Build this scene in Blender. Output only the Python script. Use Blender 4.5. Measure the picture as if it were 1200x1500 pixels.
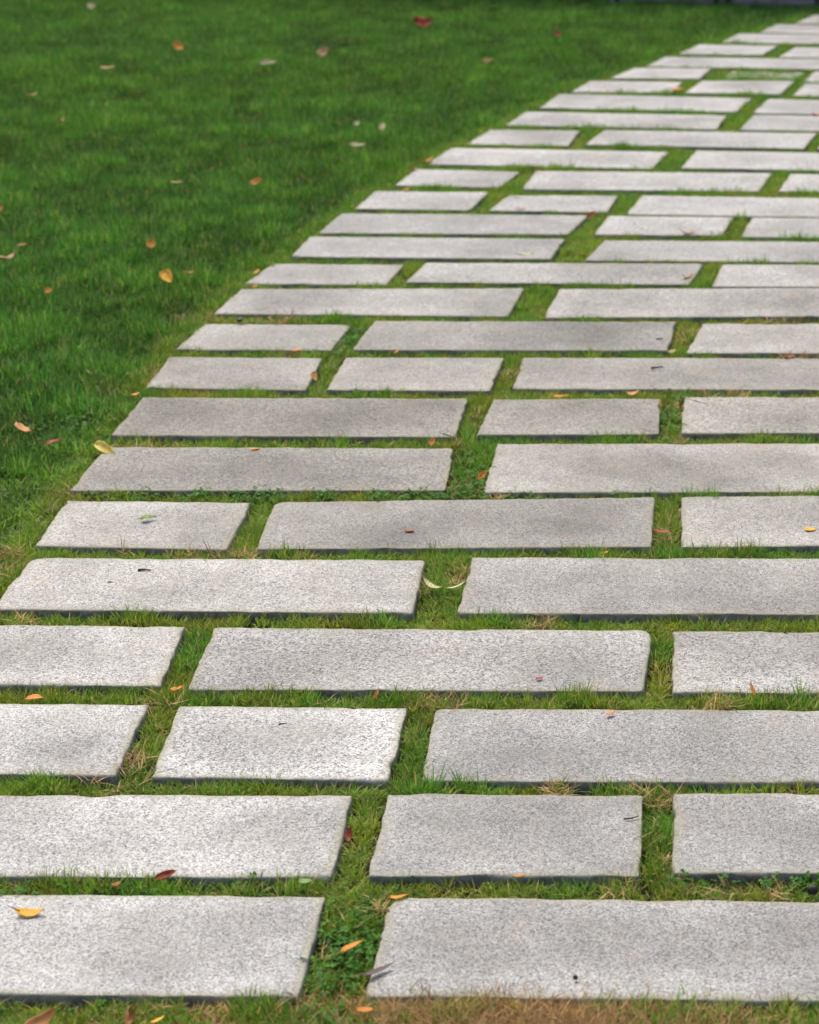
import bpy, bmesh, math, random
import numpy as np
from mathutils import Vector, Matrix, Euler

# ------------------------------------------------------------------ scene reset
for o in list(bpy.data.objects):
    bpy.data.objects.remove(o)
scene = bpy.context.scene
COL = scene.collection
rng = np.random.default_rng(11)
random.seed(11)

# ------------------------------------------------------------------ camera
CAM_H = 1.72
PITCH = 19.91                       # degrees below the horizon
cd = bpy.data.cameras.new('camera')
cam = bpy.data.objects.new('camera', cd)
COL.objects.link(cam)
cam.location = (0, 0, CAM_H)
cam.rotation_euler = (math.radians(90 - PITCH), 0, 0)
cd.sensor_fit = 'HORIZONTAL'
cd.sensor_width = 36.0
cd.lens = 3478.85 / 1200 * 36.0
cd.shift_x = -0.325
cd.clip_start = 0.05
cd.clip_end = 3000
cd.dof.use_dof = True
cd.dof.focus_distance = 4.25
cd.dof.aperture_fstop = 8.2
scene.camera = cam

# ------------------------------------------------------------------ sky and sun (soft overcast light from behind the path)
SUN_EL, SUN_AZ = math.radians(58), math.radians(-22)     # azimuth from +Y towards +X
world = bpy.data.worlds.new('World')
scene.world = world
world.use_nodes = True
nt = world.node_tree
nt.nodes.clear()
sky = nt.nodes.new('ShaderNodeTexSky')
sky.sky_type = 'NISHITA'
sky.sun_disc = False
sky.sun_elevation = SUN_EL
sky.sun_rotation = SUN_AZ
sky.air_density = 1.0
sky.dust_density = 6.0
sky.ozone_density = 1.0
bg = nt.nodes.new('ShaderNodeBackground')
bg.inputs['Strength'].default_value = 0.115
wo = nt.nodes.new('ShaderNodeOutputWorld')
nt.links.new(sky.outputs[0], bg.inputs[0])
nt.links.new(bg.outputs[0], wo.inputs[0])
sd = bpy.data.lights.new('sun', 'SUN')
sd.energy = 1.5
sd.angle = math.radians(35)
sd.color = (1.0, 0.93, 0.84)
sun = bpy.data.objects.new('sun', sd)
COL.objects.link(sun)
to_sun = Vector((math.sin(SUN_AZ) * math.cos(SUN_EL), math.cos(SUN_AZ) * math.cos(SUN_EL), math.sin(SUN_EL)))
sun.rotation_euler = to_sun.to_track_quat('Z', 'Y').to_euler()
sun.location = to_sun * 20

# ------------------------------------------------------------------ exposure
scene.view_settings.view_transform = 'Standard'
scene.view_settings.look = 'None'
scene.view_settings.gamma = 1.0
scene.view_settings.use_curve_mapping = False
scene.view_settings.exposure = 0.82
scene.render.engine = 'CYCLES'
scene.cycles.max_bounces = 4
scene.cycles.diffuse_bounces = 3
scene.cycles.glossy_bounces = 2
scene.cycles.transmission_bounces = 3

# ------------------------------------------------------------------ measured layout, in metres on the ground
# row, far-left xy, far-right xy, near-right xy, near-left xy, lightness, warmth
SLABS = [
    (1,-1.315,3.102,-0.515,3.088,-0.513,2.818,-1.315,2.832,1.0,0),
    (1,-0.418,3.09,0.396,3.076,0.392,2.806,-0.423,2.82,0.86,0),
    (1,0.443,3.075,1.258,3.061,1.253,2.791,0.438,2.805,0.82,0),
    (2,-1.315,3.426,-0.519,3.423,-0.513,3.156,-1.315,3.159,1.04,0),
    (2,-0.462,3.425,-0.052,3.418,-0.053,3.158,-0.46,3.158,0.8,0),
    (2,-0.004,3.425,0.396,3.424,0.395,3.163,-0.005,3.165,0.88,0),
    (2,0.443,3.423,1.258,3.42,1.257,3.16,0.442,3.163,0.83,0),
    (3,-1.315,3.773,-0.916,3.767,-0.913,3.497,-1.315,3.503,1.08,0),
    (3,-0.862,3.767,-0.466,3.761,-0.466,3.484,-0.857,3.494,1.08,0),
    (3,-0.417,3.758,0.398,3.745,0.401,3.471,-0.414,3.484,0.8,0),
    (3,0.445,3.744,1.26,3.731,1.263,3.457,0.448,3.47,0.85,0),
    (4,-1.315,4.124,-0.922,4.117,-0.91,3.848,-1.315,3.855,1.05,0.2),
    (4,-0.869,4.12,-0.042,4.104,-0.058,3.833,-0.863,3.845,0.88,0.2),
    (4,-0.004,4.104,0.396,4.097,0.394,3.823,-0.006,3.83,0.9,0.2),
    (4,0.443,4.096,0.843,4.089,0.841,3.816,0.441,3.822,0.89,0.2),
    (4,0.89,4.089,1.29,4.082,1.288,3.808,0.888,3.815,0.89,0.2),
    (5,-1.299,4.474,-0.504,4.459,-0.5,4.184,-1.31,4.205,1.03,0.4),
    (5,-0.411,4.478,0.404,4.474,0.399,4.18,-0.416,4.184,0.82,0.4),
    (5,0.451,4.473,1.266,4.47,1.261,4.176,0.446,4.18,0.86,0.4),
    (6,-1.316,4.831,-0.912,4.814,-0.917,4.532,-1.313,4.556,0.96,0.6),
    (6,-0.864,4.814,-0.044,4.844,-0.049,4.544,-0.855,4.532,0.72,0.6),
    (6,0.012,4.849,0.412,4.857,0.41,4.552,0.01,4.544,0.84,0.6),
    (6,0.459,4.858,1.274,4.875,1.272,4.57,0.457,4.553,0.83,0.6),
    (7,-1.311,5.187,-0.507,5.182,-0.504,4.898,-1.321,4.889,0.72,0.8),
    (7,-0.413,5.212,0.402,5.224,0.396,4.892,-0.419,4.88,0.86,0.8),
    (7,0.449,5.225,1.264,5.236,1.257,4.904,0.442,4.892,0.83,0.8),
    (8,-1.304,5.564,-0.51,5.558,-0.514,5.263,-1.318,5.273,0.64,1.0),
    (8,-0.447,5.553,-0.038,5.564,-0.04,5.283,-0.463,5.278,0.7,1.0),
    (8,0.018,5.575,0.418,5.577,0.413,5.296,0.013,5.294,0.82,1.0),
    (8,0.465,5.578,0.865,5.58,0.86,5.298,0.46,5.296,0.89,1.0),
    (8,0.912,5.58,1.312,5.582,1.307,5.3,0.907,5.298,0.89,1.0),
    (9,-1.317,5.936,-0.916,5.923,-0.918,5.644,-1.318,5.668,0.78,0.8),
    (9,-0.856,5.923,-0.445,5.917,-0.46,5.633,-0.867,5.644,0.8,0.8),
    (9,-0.393,5.929,0.422,5.92,0.408,5.647,-0.407,5.656,0.76,0.8),
    (9,0.469,5.92,0.869,5.915,0.855,5.642,0.455,5.646,0.83,0.8),
    (9,0.916,5.915,1.316,5.91,1.302,5.637,0.902,5.641,0.84,0.8),
    (10,-1.284,6.263,-0.883,6.256,-0.905,6.006,-1.315,6.013,0.84,0.6),
    (10,-0.824,6.277,0.002,6.263,-0.021,5.987,-0.848,6.0,0.72,0.6),
    (10,0.074,6.256,0.474,6.254,0.427,5.966,0.027,5.968,0.88,0.6),
    (10,0.521,6.254,0.921,6.252,0.874,5.964,0.474,5.966,0.88,0.6),
    (10,0.968,6.252,1.368,6.25,1.321,5.962,0.921,5.964,0.9,0.6),
    (11,-1.248,6.624,-0.435,6.632,-0.463,6.333,-1.278,6.362,0.84,0.4),
    (11,-0.333,6.632,0.482,6.639,0.451,6.334,-0.364,6.326,0.92,0.4),
    (11,0.529,6.639,0.929,6.643,0.898,6.338,0.498,6.334,0.82,0.4),
    (11,0.976,6.643,1.376,6.647,1.345,6.341,0.945,6.338,0.87,0.4),
    (12,-1.206,6.94,-0.813,6.931,-0.839,6.694,-1.251,6.702,0.86,0.2),
    (12,-0.747,6.931,0.082,6.931,0.04,6.686,-0.784,6.702,0.88,0.2),
    (12,0.139,6.923,0.539,6.92,0.504,6.66,0.104,6.663,0.95,0.2),
    (12,0.586,6.919,0.986,6.916,0.951,6.656,0.551,6.659,0.86,0.2),
    (12,1.033,6.916,1.433,6.912,1.398,6.652,0.998,6.656,0.83,0.2),
    (13,-1.142,7.275,-0.344,7.238,-0.378,6.982,-1.165,7.016,0.86,0),
    (13,-0.221,7.247,0.593,7.218,0.541,6.962,-0.274,6.991,0.82,0),
    (13,0.64,7.217,1.455,7.188,1.402,6.931,0.588,6.96,0.82,0),
    (14,-1.09,7.611,-0.283,7.571,-0.339,7.312,-1.128,7.34,0.84,0),
    (14,-0.219,7.571,0.19,7.552,0.143,7.293,-0.257,7.312,0.94,0),
    (14,0.247,7.552,0.647,7.533,0.603,7.266,0.203,7.284,0.92,0),
    (14,0.694,7.531,1.094,7.513,1.049,7.246,0.65,7.264,0.9,0),
    (14,1.141,7.511,1.54,7.493,1.496,7.226,1.096,7.244,0.86,0),
    (15,-1.022,7.956,-0.634,7.934,-0.678,7.662,-1.056,7.692,0.94,0),
    (15,-0.563,7.88,-0.195,7.87,-0.223,7.621,-0.615,7.652,0.88,0),
    (15,-0.115,7.891,0.697,7.823,0.65,7.543,-0.162,7.611,0.96,0),
    (15,0.744,7.819,1.556,7.751,1.509,7.471,0.697,7.539,0.9,0),
    (16,-0.92,8.33,-0.549,8.283,-0.6,8.021,-0.966,8.055,0.94,0),
    (16,-0.493,8.283,0.341,8.26,0.283,7.967,-0.524,7.988,0.95,0),
    (16,0.402,8.236,1.216,8.192,1.162,7.911,0.348,7.956,0.94,0),
    (16,1.263,8.189,1.662,8.167,1.608,7.886,1.208,7.908,0.96,0),
    (17,-0.833,8.713,-0.025,8.636,-0.085,8.33,-0.891,8.414,0.98,0),
    (17,0.075,8.636,0.887,8.565,0.829,8.258,0.017,8.33,0.95,0),
    (17,0.934,8.56,1.332,8.525,1.274,8.219,0.876,8.254,0.94,0),
    (17,1.379,8.521,1.777,8.486,1.719,8.18,1.321,8.215,0.96,0),
    (18,-0.712,9.06,-0.365,9.033,-0.4,8.739,-0.783,8.778,0.92,0),
    (18,-0.274,9.033,0.536,8.964,0.472,8.675,-0.337,8.752,0.93,0),
    (18,0.583,8.961,1.396,8.898,1.332,8.608,0.519,8.671,0.98,0),
    (18,1.443,8.894,1.841,8.863,1.778,8.574,1.379,8.605,0.9,0),
    (19,-0.598,9.434,0.202,9.36,0.157,9.074,-0.661,9.158,0.96,0),
    (19,0.31,9.36,1.122,9.29,1.053,8.991,0.241,9.06,0.93,0),
    (19,1.169,9.286,1.981,9.217,1.912,8.917,1.1,8.987,0.95,0),
    (20,-0.481,9.838,0.314,9.742,0.239,9.434,-0.549,9.525,0.93,0),
    (20,0.378,9.727,1.186,9.624,1.115,9.317,0.307,9.419,1.0,0),
    (20,1.233,9.618,2.041,9.516,1.97,9.209,1.162,9.311,0.92,0),
    (21,-0.365,10.172,0.029,10.138,-0.014,9.887,-0.438,9.904,0.92,0),
    (21,0.111,10.138,0.509,10.138,0.432,9.822,0.037,9.855,0.96,0),
    (21,0.55,10.087,0.949,10.06,0.878,9.764,0.478,9.79,0.93,0),
    (21,0.996,10.057,1.809,10.003,1.738,9.706,0.924,9.761,0.94,0),
    (21,1.856,10.0,2.255,9.973,2.184,9.677,1.785,9.703,0.97,0),
    (22,-0.18,10.491,0.156,10.473,0.102,10.207,-0.284,10.224,0.99,0),
    (22,0.246,10.455,0.561,10.419,0.495,10.155,0.187,10.189,0.91,0),
    (22,0.608,10.414,1.419,10.334,1.353,10.07,0.542,10.15,0.91,0),
    (22,1.466,10.329,1.864,10.29,1.798,10.026,1.4,10.065,0.92,0),
    (22,1.91,10.285,2.308,10.246,2.243,9.982,1.845,10.021,0.98,0),
    (23,-0.046,10.791,0.764,10.703,0.678,10.44,-0.133,10.528,0.93,0),
    (23,0.811,10.698,1.208,10.655,1.122,10.392,0.724,10.435,0.92,0),
    (23,1.255,10.65,2.065,10.562,1.979,10.298,1.169,10.387,0.95,0),
    (23,2.112,10.557,2.51,10.513,2.423,10.25,2.026,10.293,0.9,0),
    (24,0.111,11.148,0.476,11.108,0.394,10.849,0.009,10.869,0.97,0),
    (24,0.554,11.087,0.951,11.036,0.86,10.759,0.464,10.81,1.0,0),
    (24,0.997,11.03,1.394,10.978,1.303,10.701,0.907,10.753,0.9,0),
    (24,1.44,10.972,1.837,10.921,1.747,10.644,1.35,10.695,0.93,0),
    (24,1.884,10.915,2.28,10.863,2.19,10.586,1.793,10.638,1.0,0),
    (24,2.327,10.857,2.724,10.805,2.633,10.528,2.237,10.58,0.98,0),
    (25,0.301,11.485,1.111,11.397,1.021,11.122,0.211,11.21,0.96,0),
    (25,1.158,11.392,1.968,11.304,1.878,11.029,1.068,11.117,0.98,0),
    (25,2.015,11.299,2.413,11.256,2.323,10.981,1.925,11.024,0.93,0),
    (25,2.459,11.251,2.857,11.208,2.767,10.933,2.369,10.976,0.92,0),
    (26,0.496,11.774,1.306,11.686,1.21,11.419,0.4,11.507,0.94,0),
    (26,1.353,11.681,2.163,11.593,2.067,11.326,1.257,11.414,1.0,0),
    (26,2.21,11.587,3.02,11.499,2.924,11.233,2.114,11.321,0.93,0),
    (27,0.695,12.1,1.505,12.012,1.399,11.731,0.588,11.819,0.92,0),
    (27,1.552,12.007,2.362,11.919,2.256,11.638,1.445,11.726,0.98,0),
    (27,2.409,11.914,3.219,11.826,3.113,11.545,2.302,11.633,0.94,0),
]

LEAVES = [
    ('f', -0.935, 3.033, 0.003, 0.0424, 0.0219, 8, 'yellow', 'lance', 'yellow and orange narrow leaf lying flat on whitish slab of the first row'),
    ('u', -0.843, 2.738, 0.012, 0.0463, 0.0218, 50, 'peach', 'oval', 'large peach orange leaf standing in the grass along the front of the path'),
    ('u', -0.727, 2.75, 0.008, 0.0228, 0.0109, 61, 'brown', 'oval', 'small rusty brown leaf upright in front grass near the large peach leaf'),
    ('f', -0.689, 2.74, 0.008, 0.0242, 0.0071, 44, 'yellow', 'lance', 'slim yellow leaf lying in the front grass strip near bare soil'),
    ('f', -0.417, 2.772, 0.004, 0.0228, 0.0139, 9, 'orange', 'oval', 'golden orange leaf in grass where the dry brown strip begins'),
    ('f', -0.454, 2.924, 0.012, 0.0452, 0.0117, 52, 'orange', 'lance', 'orange brown leaf with stalk resting on weeds in the first cross joint'),
    ('f', -0.412, 2.869, 0.006, 0.0564, 0.011, 35, 'purple', 'lance', 'long purplish grey leaf poking over the corner of the first row slab'),
    ('u', -0.761, 3.146, 0.006, 0.0333, 0.0122, 23, 'red', 'oval', 'dark reddish brown leaf leaning on a slab front edge'),
    ('f', -0.828, 3.117, 0.004, 0.0157, 0.0091, 41, 'brown', 'oval', 'small brown leaf in row joint just left of the dark reddish leaf'),
    ('f', -0.549, 3.123, 0.006, 0.021, 0.0158, 6, 'green', 'oval', 'fresh green leaf in row joint behind the first row'),
    ('u', -0.506, 3.293, -0.004, 0.026, 0.0106, 78, 'red', 'lance', 'red brown leaf wedged in cross joint of the second row'),
    ('f', -0.233, 3.147, 0.003, 0.0197, 0.0073, 25, 'orange', 'lance', 'small orange leaf tucked under slab edge in second row'),
    ('f', -0.877, 3.823, 0.004, 0.0303, 0.0131, 42, 'orange', 'tri', 'orange triangular leaf where two joints meet by the fourth row'),
    ('f', -1.119, 3.783, 0.004, 0.0333, 0.0185, 0, 'orange', 'lance', 'slim orange leaf in row joint beside whitish slab of the third row'),
    ('u', -0.525, 3.804, 0.004, 0.025, 0.006, 73, 'orange', 'lance', 'thin curled orange leaf upright before the long fourth row slab'),
    ('u', 0.137, 3.811, 0.006, 0.0307, 0.006, -69, 'orange', 'lance', 'thin orange curled leaf against the front of a fourth row slab'),
    ('f', -0.112, 3.723, 0.003, 0.0196, 0.01, 35, 'peach', 'oval', 'small peach leaf on the grey slab in the third row'),
    ('f', -0.243, 3.876, 0.002, 0.0144, 0.0088, 25, 'red', 'oval', 'tiny reddish leaf near the front of the long fourth row slab'),
    ('f', -0.471, 4.311, 0.004, 0.0618, 0.0131, -44, 'pale', 'lance', 'pale greenish white leaf spanning the fifth row cross joint'),
    ('f', -0.43, 4.303, 0.006, 0.0486, 0.0077, 48, 'pale', 'lance', 'thin pale grey leaf tip to tip with the greenish white leaf'),
    ('f', -0.03, 4.618, 0.003, 0.035, 0.0149, -36, 'red', 'oval', 'red orange leaf in cross joint between sixth row slabs'),
    ('f', 0.28, 4.632, 0.003, 0.0241, 0.0181, 0, 'yellow', 'oval', 'small yellow oval leaf on sixth row slab'),
    ('f', -0.144, 4.512, -0.002, 0.0262, 0.0093, 48, 'orange', 'oval', 'small tan orange leaf in row joint before the sixth row'),
    ('f', -0.553, 4.627, 0.002, 0.0213, 0.016, 0, 'brown', 'oval', 'small brown leaf on the long grey sixth row slab'),
    ('f', -1.111, 4.698, 0.004, 0.0329, 0.0198, 22, 'green', 'tri', 'light green leaf lying on short whitish slab beside the lawn'),
    ('u', -0.428, 4.978, 0.004, 0.0312, 0.0136, 61, 'orange', 'oval', 'bright orange leaf standing in the seventh row cross joint'),
    ('u', -0.562, 5.217, 0.004, 0.0208, 0.0142, 81, 'orange', 'oval', 'small orange leaf upright in row joint behind the seventh row'),
    ('u', -1.303, 5.147, 0.01, 0.066, 0.0234, -19, 'lemon', 'oval', 'large pale yellow leaf curled over the corner of a path edge slab'),
    ('f', -0.963, 5.166, 0.002, 0.024, 0.0114, 24, 'orange', 'oval', 'small orange leaf at the back edge of the seventh row slab'),
    ('f', -1.496, 5.193, 0.036, 0.0764, 0.0235, -42, 'peach', 'tri', 'crumpled peach brown leaf on the lawn beside a dark red one'),
    ('f', -1.411, 5.121, 0.034, 0.041, 0.0177, 37, 'red', 'tri', 'dark red leaf on the lawn beside a crumpled peach one'),
    ('f', -1.328, 5.579, 0.006, 0.0305, 0.0128, 48, 'orange', 'oval', 'small reddish orange leaf at lawn edge beside an eighth row slab corner'),
    ('u', -0.909, 5.746, 0.004, 0.0293, 0.0155, -62, 'peach', 'oval', 'peach orange leaf standing in cross joint of the ninth row'),
    ('f', -0.992, 5.99, 0.002, 0.0294, 0.0125, 41, 'orange', 'oval', 'orange leaf in row joint before the short tenth row slab'),
    ('f', -0.733, 5.967, 0.002, 0.0327, 0.01, 52, 'orange', 'oval', 'orange leaf in row joint before the long grey tenth row slab'),
    ('f', -0.284, 5.58, 0.002, 0.0462, 0.0147, 14, 'orange', 'lance', 'long slim orange leaf in row joint before the ninth row'),
    ('f', -0.108, 5.594, 0.003, 0.0353, 0.0202, 19, 'peach', 'oval', 'pale peach leaf in row joint beside a slim orange leaf'),
    ('f', -0.012, 5.967, 0.003, 0.0315, 0.0147, 38, 'tan', 'oval', 'tan yellow leaf at the foot of the tenth row cross joint'),
    ('f', 0.294, 5.922, 0.002, 0.0315, 0.0152, 24, 'red', 'oval', 'reddish brown leaf in row joint behind ninth row slab'),
    ('f', 0.035, 6.754, 0.003, 0.0414, 0.015, 51, 'peach', 'oval', 'peach leaf on the corner of the long twelfth row slab'),
    ('f', -1.214, 6.643, 0.003, 0.0246, 0.014, 39, 'orange', 'oval', 'orange leaf at back corner of the eleventh row edge slab'),
    ('f', -1.237, 6.799, 0.006, 0.0397, 0.013, 55, 'orange', 'oval', 'orange leaf on the lawn edge beside twelfth row slab'),
    ('u', -1.591, 7.042, 0.036, 0.0347, 0.0269, 73, 'orange', 'oval', 'orange leaf standing upright on the lawn behind a rounder yellow one'),
    ('u', -1.458, 6.637, 0.036, 0.0505, 0.0333, -54, 'yellow', 'oval', 'round golden yellow leaf standing upright on the lawn'),
    ('f', -1.404, 6.684, 0.034, 0.0423, 0.0168, 35, 'brown', 'tri', 'brown leaf on the lawn next to the round golden leaf'),
    ('u', -1.761, 6.485, 0.034, 0.0207, 0.0173, 22, 'orange', 'oval', 'small orange leaf alone in the lawn grass'),
    ('u', -1.419, 7.941, 0.036, 0.0398, 0.0231, 36, 'orange', 'oval', 'orange leaf half hidden in lawn grass nearer the path'),
    ('f', -1.975, 6.853, 0.036, 0.0797, 0.0279, 58, 'tan', 'tri', 'crumpled tan brown leaf on the lawn'),
    ('f', -1.97, 7.016, 0.036, 0.0425, 0.0153, 56, 'brown', 'tri', 'small brown curled leaf behind the crumpled tan leaf'),
    ('f', -1.687, 7.919, 0.036, 0.0472, 0.0187, 28, 'tan', 'lance', 'slim tan leaf sunk in the lawn'),
    ('u', -0.273, 7.552, 0.01, 0.0376, 0.0177, 50, 'red', 'oval', 'red orange leaf standing in the cross joint before the fifteenth row'),
    ('f', 0.041, 7.309, 0.003, 0.0508, 0.0164, 22, 'peach', 'lance', 'slim peach leaf on short slab of the fourteenth row'),
    ('f', -0.506, 7.658, 0.003, 0.0363, 0.012, 34, 'peach', 'lance', 'faint peach leaf on front edge of a fifteenth row slab'),
    ('f', -0.919, 7.968, 0.002, 0.0336, 0.0117, 41, 'orange', 'oval', 'small orange leaf at the back of fifteenth row edge slab'),
    ('f', -0.888, 8.421, 0.006, 0.0639, 0.0186, 49, 'orange', 'oval', 'orange leaf at the lawn edge beside seventeenth row slab'),
    ('f', -0.926, 8.293, 0.004, 0.042, 0.0111, 57, 'red', 'oval', 'small red leaf at the lawn edge beside sixteenth row slab'),
    ('f', 0.003, 9.864, 0.014, 0.0536, 0.0402, 18, 'orange', 'oval', 'golden orange leaf in a cross joint just before the sunken slab'),
    ('f', 0.56, 9.344, 0.003, 0.0535, 0.0233, 33, 'orange', 'oval', 'small orange leaf on a nineteenth row slab'),
    ('u', -1.22, 11.639, 0.036, 0.0969, 0.0662, 8, 'red', 'tri', 'large dark red leaf on the lawn towards the stone wall'),
    ('u', -2.258, 10.875, 0.036, 0.0646, 0.0341, -35, 'orange', 'oval', 'bright orange leaf on the lawn towards the stone wall beyond the tan leaves'),
    ('u', -1.58, 10.708, 0.036, 0.0643, 0.0398, 25, 'tan', 'oval', 'tan yellow leaf on the lawn towards the stone wall beside a pale slim one'),
    ('u', -1.779, 10.417, 0.036, 0.0795, 0.0238, 13, 'pale', 'lance', 'pale yellow slim leaf on the lawn towards the stone wall'),
    ('f', -2.443, 10.263, 0.036, 0.0692, 0.0333, 51, 'tan', 'tri', 'dull tan curled leaf on the lawn towards the stone wall'),
    ('u', -2.96, 12.183, 0.036, 0.0437, 0.0346, 18, 'pale', 'oval', 'pale yellow round leaf on the lawn nearest the wall side'),
    ('u', -1.211, 8.994, 0.036, 0.0245, 0.0182, 58, 'pale', 'oval', 'small pale leaf between two other pale leaves on the lawn'),
    ('u', -1.109, 8.925, 0.036, 0.0358, 0.0232, 60, 'pale', 'oval', 'cream upright leaf on the lawn nearest to the path of a pale trio'),
    ('u', -1.16, 8.592, 0.034, 0.0624, 0.0174, 5, 'pale', 'lance', 'pale slim leaf lying flat in front of two upright cream leaves'),
    ('u', -0.821, 10.472, 0.036, 0.0512, 0.027, 21, 'tan', 'tri', 'tan orange curled leaf on the lawn near the far end of the path'),
    ('u', -0.552, 11.256, 0.036, 0.0359, 0.0289, 27, 'red', 'oval', 'reddish brown leaf on the lawn towards the stone wall near the stone wall'),
    ('f', -0.454, 7.034, 0.003, 0.0529, 0.014, 29, 'pale', 'lance', 'pale straw leaf on front edge of long thirteenth row slab'),
    ('u', -2.173, 7.516, 0.036, 0.025, 0.0176, 52, 'orange', 'oval', 'small dull orange leaf far from the path on the lawn'),
    ('f', -2.6, 9.601, 0.036, 0.0689, 0.0201, 66, 'tan', 'tri', 'faint tan leaf fragment sunk in the lawn towards the stone wall'),
    ('f', -2.348, 9.054, 0.034, 0.0718, 0.0195, 79, 'brown', 'tri', 'brown leaf fragment sunk in the lawn towards the stone wall grass'),
    ('f', -0.408, 3.084, 0.002, 0.0309, 0.0104, 8, 'orange', 'lance', 'rusty orange sliver of leaf on the back edge of the first row slab'),
]

# ------------------------------------------------------------------ helpers
def tag(o, label=None, cat=None, group=None, kind=None):
    if label: o['label'] = label
    if cat: o['category'] = cat
    if group: o['group'] = group
    if kind: o['kind'] = kind
    return o

def link(o, parent=None):
    COL.objects.link(o)
    if parent: o.parent = parent
    return o

def mesh_obj(name, verts, faces, mat, parent=None, smooth=True):
    me = bpy.data.meshes.new(name)
    me.from_pydata([tuple(v) for v in verts], [], faces)
    me.materials.append(mat)
    if smooth:
        me.polygons.foreach_set('use_smooth', [True] * len(me.polygons))
    me.update()
    return link(bpy.data.objects.new(name, me), parent)

class NT:
    """small node-tree writer"""
    def __init__(self, name):
        self.m = bpy.data.materials.new(name)
        self.m.use_nodes = True
        self.t = self.m.node_tree
        self.t.nodes.clear()
        self.out = self.t.nodes.new('ShaderNodeOutputMaterial')
    def n(self, kind, **kw):
        nd = self.t.nodes.new(kind)
        for k, v in kw.items():
            setattr(nd, k, v)
        return nd
    def l(self, a, b):
        self.t.links.new(a, b)
    def put(self, sock, v):
        if hasattr(v, 'links') or isinstance(v, bpy.types.NodeSocket): self.l(v, sock)
        else: sock.default_value = v
    def math(self, op, a, b=0.0, clamp=False):
        nd = self.n('ShaderNodeMath', operation=op, use_clamp=clamp)
        self.put(nd.inputs[0], a); self.put(nd.inputs[1], b)
        return nd.outputs[0]
    def mix(self, f, a, b, mode='MIX'):
        nd = self.n('ShaderNodeMix', data_type='RGBA', blend_type=mode)
        self.put(nd.inputs[0], f)
        self.put(nd.inputs[6], a if not isinstance(a, tuple) else (*a, 1)[:4])
        self.put(nd.inputs[7], b if not isinstance(b, tuple) else (*b, 1)[:4])
        return nd.outputs[2]
    def noise(self, vec, scale, detail=3.0, rough=0.55, lac=2.0):
        nd = self.n('ShaderNodeTexNoise')
        self.l(vec, nd.inputs['Vector'])
        nd.inputs['Scale'].default_value = scale
        nd.inputs['Detail'].default_value = detail
        nd.inputs['Roughness'].default_value = rough
        return nd.outputs['Fac']
    def voro(self, vec, scale, out='Color', feature='F1'):
        nd = self.n('ShaderNodeTexVoronoi', feature=feature)
        self.l(vec, nd.inputs['Vector'])
        nd.inputs['Scale'].default_value = scale
        return nd.outputs[out]
    def ramp(self, f, stops, interp='LINEAR'):
        nd = self.n('ShaderNodeValToRGB')
        cr = nd.color_ramp
        cr.interpolation = interp
        while len(cr.elements) < len(stops): cr.elements.new(0.5)
        for e, (p, c) in zip(cr.elements, stops):
            e.position = p
            e.color = (c, c, c, 1) if not isinstance(c, tuple) else (*c, 1)
        self.l(f, nd.inputs[0])
        return nd.outputs[0]
    def sep(self, v):
        nd = self.n('ShaderNodeSeparateXYZ'); self.l(v, nd.inputs[0]); return nd.outputs
    def bsdf(self, color, rough=0.8, spec=0.3, bump=None, bstr=0.4, bdist=0.002):
        b = self.n('ShaderNodeBsdfPrincipled')
        self.put(b.inputs['Base Color'], (*color, 1) if isinstance(color, tuple) else color)
        self.put(b.inputs['Roughness'], rough)
        b.inputs['Specular IOR Level'].default_value = spec
        if bump is not None:
            bn = self.n('ShaderNodeBump')
            bn.inputs['Strength'].default_value = bstr
            bn.inputs['Distance'].default_value = bdist
            self.l(bump, bn.inputs['Height'])
            self.l(bn.outputs[0], b.inputs['Normal'])
        return b
    def done(self, shader):
        self.l(shader.outputs[0], self.out.inputs['Surface'])
        return self.m

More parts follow.
